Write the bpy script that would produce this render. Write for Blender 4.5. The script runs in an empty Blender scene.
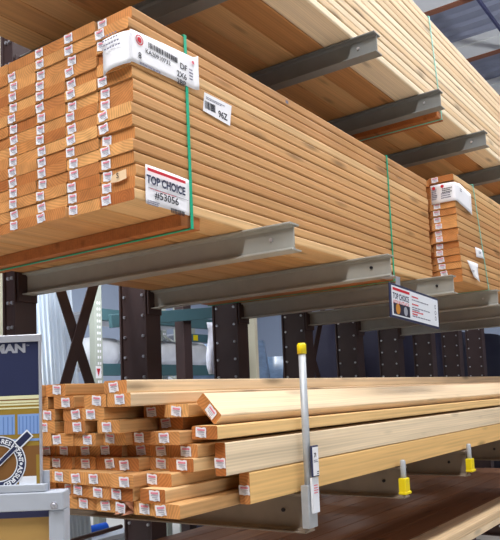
import bpy, bmesh, math, random
from mathutils import Vector, Matrix, Euler

random.seed(11)
SC = bpy.context.scene
COL = SC.collection
ZO = 2.151            # the packs' resting level above the floor; everything is laid out around it, then lifted
FL = -ZO              # floor level in layout coordinates

# ------------------------------------------------------------------ camera
FPX, YAW, PITCH, ROLL, PY = 711.76, 0.612, 0.098, -0.0419, 325.16
CAM = Vector((-1.4084, -1.3607, -0.5509))
FW = Vector((math.cos(PITCH)*math.cos(YAW), math.cos(PITCH)*math.sin(YAW), math.sin(PITCH)))
R0 = FW.cross(Vector((0, 0, 1))).normalized()
U0 = R0.cross(FW)
RT = math.cos(ROLL)*R0 + math.sin(ROLL)*U0
UP = -math.sin(ROLL)*R0 + math.cos(ROLL)*U0


def at(u, v, x=None, y=None, z=None, d=None):
    """point of the place seen at a photo pixel, on a given plane"""
    r = FW + RT*((u-250)/FPX) - UP*((v-PY)/FPX)
    if x is not None: t = (x-CAM.x)/r.x
    elif y is not None: t = (y-CAM.y)/r.y
    elif z is not None: t = (z-CAM.z)/r.z
    else: t = d
    return CAM + r*t


cd = bpy.data.cameras.new('camera')
cam = bpy.data.objects.new('camera', cd)
COL.objects.link(cam)
cd.sensor_fit = 'HORIZONTAL'
cd.sensor_width = 36.0
cd.lens = FPX/500*36
cd.shift_y = (PY-270)/500
cd.clip_start = 0.02
cam.matrix_world = Matrix(((RT.x, UP.x, -FW.x, CAM.x), (RT.y, UP.y, -FW.y, CAM.y), (RT.z, UP.z, -FW.z, CAM.z), (0, 0, 0, 1)))
SC.camera = cam

# ------------------------------------------------------------------ materials
def lin(r, g, b):
    f = lambda c: (c/255/12.92) if c/255 <= 0.04045 else ((c/255+0.055)/1.055)**2.4
    return (f(r), f(g), f(b), 1)


def mat(name, rgb, rough=0.6, metal=0.0, noise=0.0, nscale=20, stretch=(1, 1, 1), spec=0.4, emit=0):
    m = bpy.data.materials.new(name)
    m.use_nodes = True
    nt = m.node_tree
    b = nt.nodes['Principled BSDF']
    b.inputs['Base Color'].default_value = lin(*rgb)
    b.inputs['Roughness'].default_value = rough
    b.inputs['Metallic'].default_value = metal
    b.inputs['Specular IOR Level'].default_value = spec
    if emit:
        b.inputs['Emission Color'].default_value = lin(*rgb)
        b.inputs['Emission Strength'].default_value = emit
    if noise:
        tc = nt.nodes.new('ShaderNodeTexCoord')
        mp = nt.nodes.new('ShaderNodeMapping'); mp.inputs['Scale'].default_value = stretch
        n = nt.nodes.new('ShaderNodeTexNoise'); n.inputs['Scale'].default_value = nscale; n.inputs['Detail'].default_value = 4
        mr = nt.nodes.new('ShaderNodeMapRange')
        mr.inputs['From Min'].default_value = 0.3; mr.inputs['From Max'].default_value = 0.7
        mr.inputs['To Min'].default_value = 1-noise; mr.inputs['To Max'].default_value = 1+noise
        mx = nt.nodes.new('ShaderNodeVectorMath'); mx.operation = 'MULTIPLY'
        mx.inputs[0].default_value = lin(*rgb)[:3]
        L = nt.links.new
        L(tc.outputs['Object'], mp.inputs['Vector']); L(mp.outputs['Vector'], n.inputs['Vector'])
        L(n.outputs['Fac'], mr.inputs['Value']); L(mr.outputs['Result'], mx.inputs[1])
        L(mx.outputs['Vector'], b.inputs['Base Color'])
    return m


def wood(name, tones, end=False, rough=0.62):
    """solid fir: growth rings about a random pith, fibre streaks along x, knots; the tone differs from board to board"""
    m = bpy.data.materials.new(name)
    m.use_nodes = True
    nt = m.node_tree; N = nt.nodes.new; L = nt.links.new
    b = nt.nodes['Principled BSDF']
    b.inputs['Roughness'].default_value = rough
    b.inputs['Specular IOR Level'].default_value = 0.25
    oi = N('ShaderNodeObjectInfo')
    wn = N('ShaderNodeTexWhiteNoise'); wn.noise_dimensions = '1D'
    L(oi.outputs['Random'], wn.inputs['W'])
    tc = N('ShaderNodeTexCoord')
    off = N('ShaderNodeVectorMath'); off.operation = 'MULTIPLY_ADD'
    L(wn.outputs['Color'], off.inputs[0]); off.inputs[1].default_value = (40, 0.34, 0.3); off.inputs[2].default_value = (0, -0.2, -0.26)
    ad = N('ShaderNodeVectorMath'); ad.operation = 'ADD'
    L(tc.outputs['Object'], ad.inputs[0]); L(off.outputs[0], ad.inputs[1])

    def noise(scale, st, detail=3):
        mp = N('ShaderNodeVectorMath'); mp.operation = 'MULTIPLY'; mp.inputs[1].default_value = st
        L(ad.outputs[0], mp.inputs[0])
        n = N('ShaderNodeTexNoise'); n.inputs['Scale'].default_value = scale; n.inputs['Detail'].default_value = detail
        L(mp.outputs[0], n.inputs['Vector'])
        return n.outputs['Fac']

    def math_(op, a, b_=None, c=None):
        n = N('ShaderNodeMath'); n.operation = op
        for i, q in enumerate((a, b_, c)):
            if q is None: continue
            if isinstance(q, (int, float)): n.inputs[i].default_value = q
            else: L(q, n.inputs[i])
        return n.outputs[0]
    sep = N('ShaderNodeSeparateXYZ'); L(ad.outputs[0], sep.inputs[0])
    r = math_('SQRT', math_('ADD', math_('MULTIPLY', sep.outputs['Y'], sep.outputs['Y']), math_('MULTIPLY', sep.outputs['Z'], sep.outputs['Z'])))
    r = math_('ADD', r, math_('MULTIPLY', noise(1.0, (0.9, 9, 9), 2), 0.035))
    ring = math_('ADD', math_('MULTIPLY', math_('SINE', math_('MULTIPLY', r, 2*math.pi/0.0085)), 0.5), 0.5)
    fibre = noise(1.0, (1.4, 120, 120), 4)
    broad = noise(1.0, (0.7, 22, 22), 2)
    ramp = N('ShaderNodeValToRGB')
    els = ramp.color_ramp.elements
    els[0].position = 0; els[0].color = lin(*tones[0])
    els[1].position = 1; els[1].color = lin(*tones[-1])
    for i, t in enumerate(tones[1:-1]):
        e = els.new((i+1)/(len(tones)-1)); e.color = lin(*t)
    L(oi.outputs['Random'], ramp.inputs['Fac'])
    if end:
        patch = noise(1.0, (12, 20, 24), 2)
        v = math_('ADD', math_('MULTIPLY', ring, 0.26), math_('MULTIPLY', patch, 0.75))
        val = math_('ADD', v, 0.50)
    else:
        v = math_('ADD', math_('MULTIPLY', ring, 0.10), math_('MULTIPLY', fibre, 0.50))
        val = math_('ADD', math_('ADD', v, math_('MULTIPLY', broad, 0.44)), 0.48)
        vm = N('ShaderNodeVectorMath'); vm.operation = 'MULTIPLY'; vm.inputs[1].default_value = (2.6, 13, 13)
        L(ad.outputs[0], vm.inputs[0])
        vo = N('ShaderNodeTexVoronoi'); vo.inputs['Scale'].default_value = 1.0
        L(vm.outputs[0], vo.inputs['Vector'])
        kn = N('ShaderNodeMapRange'); kn.inputs['From Min'].default_value = 0.06; kn.inputs['From Max'].default_value = 0.22
        kn.inputs['To Min'].default_value = 0.52; kn.inputs['To Max'].default_value = 1.0
        L(vo.outputs['Distance'], kn.inputs['Value'])
        val = math_('MULTIPLY', val, kn.outputs['Result'])
    mx = N('ShaderNodeVectorMath'); mx.operation = 'SCALE'
    L(ramp.outputs['Color'], mx.inputs[0]); L(val, mx.inputs['Scale'])
    gm = N('ShaderNodeGamma'); gm.inputs['Gamma'].default_value = 1.0
    L(mx.outputs[0], gm.inputs['Color']); L(gm.outputs[0], b.inputs['Base Color'])
    bp = N('ShaderNodeBump'); bp.inputs['Strength'].default_value = 0.12; bp.inputs['Distance'].default_value = 0.002
    L(fibre, bp.inputs['Height']); L(bp.outputs['Normal'], b.inputs['Normal'])
    return m


M = {}
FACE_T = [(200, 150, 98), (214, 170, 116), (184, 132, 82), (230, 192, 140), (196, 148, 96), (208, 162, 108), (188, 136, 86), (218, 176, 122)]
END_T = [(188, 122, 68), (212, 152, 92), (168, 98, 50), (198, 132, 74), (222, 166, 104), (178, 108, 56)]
M['fir'] = wood('fir_face_grain', FACE_T)
M['fir_end'] = wood('fir_end_grain', END_T, end=True, rough=0.8)
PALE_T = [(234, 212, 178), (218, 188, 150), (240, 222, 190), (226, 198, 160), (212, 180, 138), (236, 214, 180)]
M['pale'] = wood('pale_and_lit_fir_face_grain', PALE_T)  # also carries the direct light on the high pack and base pile fronts
M['splinter'] = wood('splintered_pink_fir', [(206, 150, 122), (210, 156, 128)], end=True, rough=0.9)
M['spacer'] = wood('rough_spacer_wood', [(186, 118, 66), (170, 104, 58)])
M['white'] = mat('white_paper', (240, 240, 244), 0.7)
M['pink'] = mat('red_print', (224, 120, 134), 0.7)
M['tag_pink'] = mat('faded_red_print', (226, 140, 158), 0.7)
M['tag_ink'] = mat('faded_grey_print', (168, 168, 184), 0.7)
M['grey_ink'] = mat('grey_print', (120, 120, 140), 0.7)
M['black'] = mat('black_print', (28, 28, 40), 0.6)
M['red'] = mat('red_ink', (200, 30, 50), 0.6)
M['orange'] = mat('orange_print', (196, 132, 52), 0.6)
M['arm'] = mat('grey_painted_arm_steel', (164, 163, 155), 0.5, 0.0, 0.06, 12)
M['lowarm'] = mat('shade_toned_brown_grey_arm', (128, 114, 98), 0.55, 0.0, 0.08, 12)  # lower arms: shade under the pile put into a darker brown colour
M['updark'] = mat('darker_grey_arm_steel', (128, 130, 128), 0.45, 0.0, 0.06, 12)  # upper arms set a step darker than the middle ones
M['post'] = mat('dark_brown_rack_paint', (66, 50, 50), 0.5, 0.0, 0.08, 8)
M['bolt'] = mat('zinc_bolt', (205, 205, 212), 0.35, 0.7)
M['hole'] = mat('dark_bolt', (30, 28, 34), 0.5, 0.3)
M['strap'] = mat('green_strap_plastic', (20, 170, 130), 0.4)
M['strap_pale'] = mat('pale_green_strap_plastic', (120, 205, 186), 0.4)
M['galv'] = mat('galvanised_steel', (176, 180, 184), 0.5, 0.3, 0.08, 30)
M['yellow'] = mat('yellow_plastic_cap', (232, 208, 12), 0.45)
M['navy'] = mat('navy_sign_print', (40, 46, 78), 0.45)
M['silver'] = mat('brushed_aluminium', (196, 198, 206), 0.38, 0.5)
M['sign_white'] = mat('sign_white_print', (232, 236, 242), 0.45)
M['frame'] = mat('pale_grey_powdercoat', (178, 184, 194), 0.45, 0.1, 0.03, 20)
M['ochre'] = mat('ochre_print', (150, 122, 44), 0.5)
M['brown_print'] = mat('brown_print', (124, 84, 40), 0.5)
M['cream'] = mat('cream_print', (222, 220, 178), 0.5)
M['kraft'] = mat('cream_kraft_paper', (236, 204, 164), 0.7)
M['sky_print'] = mat('blue_curtain_print', (128, 160, 212), 0.5)
M['sky_print2'] = mat('deep_blue_curtain_print', (96, 130, 190), 0.5)
M['ply'] = mat('honey_plywood', (196, 156, 90), 0.6, 0, 0.08, 6, (1, 1, 6))
M['concrete'] = mat('sealed_concrete', (212, 207, 198), 0.35, 0, 0.06, 3)
M['deck'] = mat('grey_blue_roof_deck', (150, 156, 178), 0.5, 0.1)
M['joist'] = mat('light_grey_roof_steel', (232, 234, 234), 0.5)
M['primer'] = mat('red_brown_primer', (150, 96, 72), 0.6)
M['purlin'] = mat('dark_blue_conduit_steel', (64, 66, 104), 0.5)
M['wallp'] = mat('pale_blue_wall_paint', (170, 182, 204), 0.7)
M['beige'] = mat('beige_steel_paint', (206, 200, 176), 0.55, 0, 0.04, 5)
M['sage'] = mat('sage_grey_steel_paint', (170, 176, 166), 0.5)
M['sheet'] = mat('corrugated_galvanised_sheet', (196, 208, 220), 0.4, 0.15, 0.12, 5, (1, 1, 0.2))
M['teal'] = mat('teal_shelf_beam_paint', (70, 104, 112), 0.5)
M['bag'] = mat('white_plastic_bag', (226, 230, 238), 0.4, 0, 0.1, 8)
M['wrap'] = mat('blue_grey_stretch_wrap', (122, 146, 176), 0.3, 0, 0.18, 9, (1, 1, 3))
M['blue'] = mat('bright_blue_plastic', (30, 90, 200), 0.4)
M['dark'] = mat('dark_navy_fill', (38, 36, 56), 0.7)
M['redbrown'] = wood('red_brown_and_shaded_timber', [(142, 98, 68), (128, 86, 60), (152, 106, 74)])  # reddish boards; on the base pile the dark tone stands for shade
M['clear'] = mat('milky_polythene', (214, 218, 232), 0.25, 0, 0.12, 14)


# ------------------------------------------------------------------ mesh helpers
class MB:
    def __init__(s): s.v = []; s.f = []; s.m = []; s.smooth = []

    def add(s, vs, fs, m=0, smooth=False):
        o = len(s.v); s.v += [Vector(v) for v in vs]
        for f in fs: s.f.append([i+o for i in f]); s.m.append(m); s.smooth.append(smooth)

    def box(s, x0, x1, y0, y1, z0, z1, m=0, T=None):
        vs = [Vector((x, y, z)) for x in (x0, x1) for y in (y0, y1) for z in (z0, z1)]
        if T is not None: vs = [T @ v for v in vs]
        s.add(vs, [(0, 1, 3, 2), (4, 6, 7, 5), (0, 4, 5, 1), (2, 3, 7, 6), (0, 2, 6, 4), (1, 5, 7, 3)], m)

    def bbox(s, x0, x1, y0, y1, z0, z1, b=0.002, m=0, T=None, seg=2):
        bm = bmesh.new()
        bmesh.ops.create_cube(bm, size=1)
        for v in bm.verts:
            v.co = Vector(((x0+x1)/2+v.co.x*(x1-x0), (y0+y1)/2+v.co.y*(y1-y0), (z0+z1)/2+v.co.z*(z1-z0)))
        bmesh.ops.bevel(bm, geom=bm.edges[:], offset=b, segments=seg, affect='EDGES', profile=0.5)
        bm.verts.index_update()
        vs = [v.co.copy() for v in bm.verts]
        if T is not None: vs = [T @ v for v in vs]
        s.add(vs, [[v.index for v in f.verts] for f in bm.faces], m)
        bm.free()

    def tube(s, p0, p1, r, n=12, m=0, r1=None, caps=True):
        p0 = Vector(p0); p1 = Vector(p1); r1 = r if r1 is None else r1
        d = (p1-p0).normalized()
        a = d.orthogonal().normalized(); b = d.cross(a)
        vs = []
        for p, q in ((p0, r), (p1, r1)):
            for i in range(n):
                t = 2*math.pi*i/n
                vs.append(p+a*math.cos(t)*q+b*math.sin(t)*q)
        s.add(vs, [(i, (i+1) % n, n+(i+1) % n, n+i) for i in range(n)], m, True)
        if caps:
            s.add(vs[:n], [tuple(range(n))[::-1]], m); s.add(vs[n:], [tuple(range(n))], m)

    def lathe(s, c, prof, n=16, m=0):
        """prof: (radius, z) pairs about a vertical axis"""
        vs = []
        for r, z in prof:
            for i in range(n):
                t = 2*math.pi*i/n
                vs.append(Vector((c[0]+r*math.cos(t), c[1]+r*math.sin(t), c[2]+z)))
        fs = []
        for k in range(len(prof)-1):
            for i in range(n):
                fs.append((k*n+i, k*n+(i+1) % n, (k+1)*n+(i+1) % n, (k+1)*n+i))
        s.add(vs, fs, m, True)

    def prism(s, poly, fn, a, b, m=0):
        """poly: 2-D outline, fn(p, t) -> 3-D, extruded from a to b"""
        n = len(poly)
        vs = [fn(p, a) for p in poly]+[fn(p, b) for p in poly]
        s.add(vs, [(i, (i+1) % n, n+(i+1) % n, n+i) for i in range(n)]+[tuple(range(n))[::-1], tuple(range(n, 2*n))], m)

    def mesh(s, name, mats, loc=(0, 0, 0)):
        me = bpy.data.meshes.new(name)
        l = Vector(loc)
        me.from_pydata([tuple(v-l) for v in s.v], [], s.f)
        for q in mats: me.materials.append(M[q] if isinstance(q, str) else q)
        for p, i, sm in zip(me.polygons, s.m, s.smooth): p.material_index = i; p.use_smooth = sm
        bm = bmesh.new(); bm.from_mesh(me)
        bmesh.ops.recalc_face_normals(bm, faces=bm.faces)
        bm.to_mesh(me); bm.free()
        me.update()
        return me

    def build(s, name, mats, parent=None, loc=(0, 0, 0)):
        """vertices are absolute (or relative to the parent thing's base); loc becomes the origin"""
        if isinstance(mats, str): mats = [mats]
        o = bpy.data.objects.new(name, s.mesh(name, mats, loc))
        COL.objects.link(o)
        o.location = loc
        if parent is not None:
            o.parent = parent
        return o


def tag(o, label, cat=None, group=None):
    o['label'] = label
    if cat: o['category'] = cat
    if group: o['group'] = group
    return o


def struct(o): o['kind'] = 'structure'; return o


def thing(name, loc, label, cat, group=None, rot=None):
    o = bpy.data.objects.new(name, None)
    COL.objects.link(o)
    o.location = loc
    o.empty_display_size = 0.1
    if rot is not None: o.rotation_euler = rot
    return tag(o, label, cat, group)


def copy_tree(o, parent=None):
    c = o.copy(); COL.objects.link(c)
    if parent is not None:
        c.parent = parent
    for ch in list(o.children): copy_tree(ch, c)
    return c


def text(s, size, matname, parent, T, name='printed_text', bold=0.0, ext=0.00015, align='LEFT', sx=1.0):
    cu = bpy.data.curves.new('text', 'FONT')
    cu.body = s; cu.size = size; cu.extrude = ext; cu.offset = bold; cu.align_x = align; cu.align_y = 'BOTTOM_BASELINE'
    cu.resolution_u = 3
    tmp = bpy.data.objects.new('text_tmp', cu)
    COL.objects.link(tmp)
    dg = bpy.context.evaluated_depsgraph_get(); dg.update()
    me = bpy.data.meshes.new_from_object(tmp.evaluated_get(dg))
    bpy.data.objects.remove(tmp)
    bpy.data.curves.remove(cu)
    me.materials.clear(); me.materials.append(M[matname])
    for v in me.vertices: v.co = T @ Vector((v.co.x*sx, v.co.y, v.co.z))
    me.update()
    o = bpy.data.objects.new(name, me)
    COL.objects.link(o)
    o.parent = parent
    return o


def plane_T(o, ex, ez):
    """frame whose x runs along ex, y along ez (the upright direction), z towards the reader"""
    ex = Vector(ex).normalized(); ez = Vector(ez); ez = (ez-ex*ez.dot(ex)).normalized(); n = ex.cross(ez)
    return Matrix(((ex.x, ez.x, n.x, o[0]), (ex.y, ez.y, n.y, o[1]), (ex.z, ez.z, n.z, o[2]), (0, 0, 0, 1)))


ORD = ['first', 'second', 'third', 'fourth', 'fifth', 'sixth', 'seventh', 'eighth', 'ninth', 'tenth', 'eleventh', 'twelfth', 'thirteenth', 'fourteenth', 'fifteenth', 'sixteenth', 'seventeenth']

# ------------------------------------------------------------------ boards
def board_mesh(name, L, w, t, mats=('fir', 'fir_end'), r=0.0042):
    prof = []
    for cy, cz, a0 in ((w-r, t-r, 0), (r, t-r, 90), (r, r, 180), (w-r, r, 270)):
        for k in range(3):
            a = math.radians(a0+45*k); prof.append((cy+r*math.cos(a), cz+r*math.sin(a)))
    n = len(prof)
    xs = [0, L]
    mb = MB()
    vs = [(x, p[0], p[1]) for x in xs for p in prof]
    mb.add(vs, [(i, (i+1) % n, n+(i+1) % n, n+i) for i in range(n)], 0)
    mb.add(vs[:n], [tuple(range(n))[::-1]], 1)
    mb.add(vs[n:], [tuple(range(n))], 1)
    return mb.mesh(name, mats)


def sticker_mesh():
    """the square tag stapled to each board end: white with a faint red block on top and printed lines; faces -x, origin at its centre"""
    mb = MB(); w, h = 0.0185, 0.0135
    def q(y0, y1, z0, z1, m, d):
        mb.box(-d, -d+0.0003, y0, y1, z0, z1, m)
    n = 4
    vs = []
    for i in range(n+1):
        for k in range(n+1):
            y = -w+2*w*i/n; z = -h+2*h*k/n
            vs.append((-0.0012-0.0018*((i/n-0.5)**2*4)*(0.5+k/n), y*(1+0.05*math.sin(k*3)), z+0.0014*math.sin(i*2.2)))
    mb.add(vs, [(i*(n+1)+k, i*(n+1)+k+1, (i+1)*(n+1)+k+1, (i+1)*(n+1)+k) for i in range(n) for k in range(n)], 0, True)
    q(-0.013, 0.013, 0.0045, 0.0095, 1, 0.0034)
    for k, z in enumerate((0.0005, -0.0045)):
        q(-0.013+0.002*k, 0.013-0.004*(k % 2), z-0.0007, z+0.0007, 2, 0.0030)
    q(-0.013, -0.001, -0.0100, -0.0085, 2, 0.0032)
    return mb.mesh('end_tag', [M['white'], M['tag_pink'], M['tag_ink']])


STICK = sticker_mesh()
W6, W4, T = 0.1395, 0.0892, 0.0362
PIT = 0.0366
PA, TA = 0.0357, 0.0347


def add_board(me, loc, rot=None, label='', group=None, st=None, tilt=None, name='lumber_board'):
    o = bpy.data.objects.new(name, me)
    COL.objects.link(o)
    o.location = loc
    if rot is not None: o.rotation_euler = rot
    tag(o, label, 'lumber', group)
    if st is not None:
        s = bpy.data.objects.new('end_tag', STICK)
        COL.objects.link(s)
        s.parent = o
        s.location = (0, st[0], st[1])
        s.rotation_euler = (math.radians(random.uniform(-7, 7) if tilt is None else tilt), 0, 0)
    return o


# ---- the big strapped pack
LA = 2.25
meA = board_mesh('two_by_six_board', LA, W6, TA, r=0.0058)
COLN = ['corner', 'second', 'third', 'fourth', 'fifth', 'sixth', 'seventh', 'eighth']
ZA0 = 0.0035
for c in range(8):
    for r in range(16):                       # r counts from the top
        z = ZA0+(15-r)*PA
        dx = random.uniform(-0.004, 0.004)
        if random.random() < 0.12: dx -= random.uniform(0.003, 0.008)
        if c == 0: dx += [0.006, -0.006, 0.0, 0.004, 0, 0, 0.004, 0.0, -0.004, 0, 0.004, -0.002, 0, 0.008, 0.002, 0.0][r]
        sty = 0.113+random.uniform(-0.006, 0.006)
        has = not (c == 0 and r in (3, 4)) and not (r == 0 and c >= 3)
        add_board(meA, (dx, 0.1405*c+(random.uniform(-0.0022, 0.0008) if c == 0 else 0.0004), z), None,
                  f'board in {ORD[r]} row from top, {COLN[c]} column of the big green-strapped pack' if c else f'corner board in {ORD[r]} row from top of the big green-strapped pack',
                  'two by six boards in the big strapped pack', (sty, TA/2+random.uniform(-0.001, 0.001)) if has else None)

# ---- the high pack above
LB = 5.6
YB = -0.075; ZU = 0.9595
meB = board_mesh('two_by_six_board_high', LB, W6, T, ('pale', 'fir_end'), r=0.0065)  # strong lamp light on the front is put into a paler wood
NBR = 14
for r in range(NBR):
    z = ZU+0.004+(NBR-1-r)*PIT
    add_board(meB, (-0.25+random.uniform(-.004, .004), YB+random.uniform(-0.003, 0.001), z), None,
              f'lit-toned edge board in {ORD[r]} row from the top of the high pack',
              'lit-toned boards in the high pack')
meBu = board_mesh('two_by_six_board_under', LB, W6, T)
for c in range(1, 8):
    add_board(meBu, (-0.25, YB+0.141*c, ZU+0.004), None,
              f'underside board beneath the high pack, {ORD[c-1]} behind its lit-toned front edge', 'boards on the underside of the high pack')

# ---- the farther pack with the wrapped label
LC = 2.3
YC = -0.14; XC = 2.285
meC = board_mesh('two_by_six_board_far', LC, W6, TA, r=0.0058)
CDX = [0.0, 0.012, 0.0, 0.004, 0.0, 0.006, 0.012, 0.006, 0.018, -0.004, 0.012, 0.008, 0.014, 0.018, 0.024, 0.02]
for c in range(2):
    for r in range(16):
        z = 0.0035+(15-r)*PIT
        add_board(meC, (XC+CDX[r]+0.03*c, YC+0.1405*c - (0.004 if r > 10 else 0), z), None,
                  f'{"corner" if c == 0 else "inner"} board in {ORD[r]} row from top of the farther pack with torn tags',
                  'boards in the farther pack', (0.104+random.uniform(-.006, .006), T/2) if (c == 0 and r not in (1, 2, 3)) else None)
for c in range(2, 7):
    add_board(meC, (XC+0.05, YC+0.1405*c, 0.0035), None, f'bottom board of the farther pack, {ORD[c]} from its front face', 'boards in the farther pack')

# ---- the loose pile of two by fours
LP = 3.6
meP = board_mesh('two_by_four_board', LP, W4, T)
M['honey'] = wood('honey_fir_face_grain', [(234, 192, 128), (228, 184, 118), (238, 198, 136)])
mePf = board_mesh('two_by_four_board_front', LP, W4, T, ('honey', 'fir_end'))
mePp = board_mesh('two_by_four_board_pale', LP, W4, T, ('pale', 'fir_end'))
ZP = -0.860
ROWS = [
    (-0.133, [(180, 509, 0), (158, 508, 0), (119, 513, 0), (99, 513.5, 0), (77.5, 513.5, 0), (57, 513.5, 0)]),
    (-0.133, [(165, 489, .0), (133, 500, 0), (111, 500, 0), (92, 500, 0), (77.5, 500, 0), (56, 500, 0)]),
    (-0.133, [(171.5, 480, .04), (133.5, 486, -.03), (110, 487, 0), (90, 487, 0), (72, 488, 0), (50, 488, 0)]),
    (-0.133, [(194, 477, .08), (173.6, 465, .02), (139, 471, 0), (118, 472, 0), (95.7, 474, 0), (72.4, 475, 0), (50, 475, 0)]),
    (-0.133, [(198, 462, .1), (174, 456, .0), (150, 455, 0), (122, 456, .02), (100, 460, 0), (76, 460, .03), (55, 463, 0)]),
    (-0.078, [(180, 447, 0), (156, 442, 0), (125.6, 445, 0), (95.7, 448, 0), (73, 448, 0), (51, 448, 0)]),
    (-0.078, [(183, 434, .15), (120, 432, 0), (85, 435, 0), (55, 437, 0)]),
    (-0.074, [(189, 425, .05), (167, 428, .1), (104, 420, 0), (84, 423, 0), (55, 425, 0)]),
    (0.0, [(131, 412, -.03), (106, 407, 0), (74, 407, 0), (48, 407, 0)]),
    (0.03, [(127, 396, 0), (65.5, 393, 0)]),
]
pile = []
for r, (ymin, row) in enumerate(ROWS):
    yp = None
    n = 0
    tone = random.Random(r)
    for (u, v, x) in row:
        y = at(u, v, x=x).y
        y = max(y, ymin if yp is None else yp+0.0897)
        if r == 0 and u == 119: y = 0.108
        x = at(u, v, y=y).x
        yp = y
        pale = r in (8, 9) and n == 0
        big = {0: (0.066, 0.017)}.get(r, (0.045, T/2))
        sy = tone.uniform(0.03, 0.07)
        add_board(mePp if pale else meP, (x, y, ZP+PIT*r), None,
                  f'two by four end, {ORD[r]} row from the bottom, {ORD[n]} from the front of loose pile',
                  'two by four boards in the loose pile', (sy, T/2+tone.uniform(-.002, .002)))
        n += 1
    k = 0
    while yp + 0.0897*2 < 0.78:
        yp += 0.0897
        add_board(meP, (random.uniform(-0.06, 0.05), yp, ZP+PIT*r), None,
                  f'two by four end, {ORD[r]} row from the bottom, {ORD[n]} from the front of loose pile',
                  'two by four boards in the loose pile', (random.uniform(.03, .07), T/2))
        n += 1

# the boards on the front of the pile
p = at(250, 486, y=-0.174)
add_board(mePf, (p.x, -0.1735, ZP+0.0925), (math.radians(-90), 0, 0), 'two by four on edge, lowest front board of the loose pile', None, (0.05, 0.018), 90)
p = at(226, 462, y=-0.174)
add_board(mePp, (p.x, -0.1735, ZP+0.1835), (math.radians(-90), 0, 0), 'two by four on edge stacked above the lowest front board', None, (0.055, 0.018), 90)
p = at(217, 432, y=-0.172)
add_board(mePf, (p.x, -0.1735, ZP+0.1955-0.0005), (0, 0, 0), 'flat two by four under the tilted pale board on pile front', None, (0.055, 0.019), 5)
p = at(222, 420, y=-0.16)
a4 = math.radians(46)
add_board(mePp, (p.x-0.01, -0.141, ZP+0.2325), (a4, 0, 0), 'tilted pale two by four leaning on top of pile front', None, (0.032, 0.018), 4)

# splintered end
def splinter():
    mb = MB()
    rnd = random.Random(5)
    n = 7
    WS = 0.046
    prof = [(WS*i/n, 0) for i in range(n+1)]+[(WS*(n-i)/n, T) for i in range(n+1)]
    k = len(prof)
    front = [(0.02+rnd.uniform(-0.045, 0.03), p[0]+rnd.uniform(-.004, .004), p[1]+rnd.uniform(-.006, .002)*(1 if p[1] else 0)) for p in prof]
    mid = [(0.085, p[0], p[1]) for p in prof]
    back = [(LP, p[0], p[1]) for p in prof]
    vs = front+mid+back
    for s_ in range(2):
        mb.add(vs, [(s_*k+i, s_*k+(i+1) % k, (s_+1)*k+(i+1) % k, (s_+1)*k+i) for i in range(k)], 1 if s_ == 0 else 0)
    c = [(0.07, 0.028, T/2)]
    mb.add(front+c, [(i, (i+1) % k, k) for i in range(k)], 1)
    mb.add(back, [tuple(range(k))], 1)
    return mb.mesh('splintered_board', [M['fir'], M['splinter']])


p = at(139, 513, y=0.05)
add_board(splinter(), (p.x-0.03, 0.0540, ZP), None, 'ripped board with a splintered pinkish broken end low in the pile', None, (0.034, 0.017), 8)

# ---- base level timber below
ZBASE = -1.235
meD = board_mesh('base_level_board', 3.6, W6, T, ('redbrown', 'fir_end'))  # shade over the pile painted in as darker wood
meDp = board_mesh('base_level_front_board', 3.6, W6, T, ('pale', 'fir_end'))  # lit front face painted in as paler wood
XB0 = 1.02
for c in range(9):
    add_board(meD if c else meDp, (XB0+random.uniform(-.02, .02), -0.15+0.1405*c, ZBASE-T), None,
              'lit-toned front board on top of the low base level pile' if c == 0 else f'shade-toned board on top of low base level pile, {ORD[c-1]} behind lit-toned one',
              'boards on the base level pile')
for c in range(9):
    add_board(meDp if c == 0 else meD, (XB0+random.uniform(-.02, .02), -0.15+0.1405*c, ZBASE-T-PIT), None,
              'lit-toned front board of the low base level pile, under its top front board' if c == 0 else f'shade-toned lower board of the low base level pile, {ORD[c-1]} behind its lit-toned front',
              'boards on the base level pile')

# ------------------------------------------------------------------ rack
XM, SP = 0.548, 0.7535
XP, SPP = 0.500, 0.786          # posts stand a little wider apart than the arm tips
YT, YR = -0.176, 1.134
NP = 9


def arm_mesh(h, fw=0.062, tf=0.006):
    mb = MB()
    mb.box(-0.003, 0.003, YT, YR, -h+tf, -tf, 0)
    mb.bbox(-fw/2, fw/2, YT-0.004, YR, -tf, 0, 0.0015, 0)
    mb.bbox(-fw/2, fw/2, YT-0.008, YR, -h, -h+tf, 0.0015, 0)
    # fillets between web and flanges
    for s_ in (-1, 1):
        for z0, z1 in ((-tf, -tf-0.008), (-h+tf, -h+tf+0.008)):
            mb.add([(s_*0.003, YT, z1), (s_*0.011, YT, z0), (s_*0.003, YR, z1), (s_*0.011, YR, z0)], [(0, 1, 3, 2)], 0)
    return mb


def make_arm(name, k, ztop, h, matname, label, group, bolt='bolt'):
    xr, xt = XP+SPP*k, XM+SP*k
    t = thing(name, (xr, YR-0.003, ztop), label, 'rack arm', group, (0, 0, math.atan2(xt-xr, YR-YT)))
    b = arm_mesh(h); b.v = [v+Vector((0, -YR, 0)) for v in b.v]
    b.build('beam', matname, t)
    e = MB(); e.bbox(-0.05, 0.05, -0.010, -0.0005, -h-0.03, 0.0, 0.002)
    e.build('end_plate', 'post', t)
    q = MB(); q.tube((-0.0032, YT-YR+0.085, -h*0.47), (-0.009, YT-YR+0.085, -h*0.47), 0.0065, 8)
    q.build('bolt', bolt, t)
    return t


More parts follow.
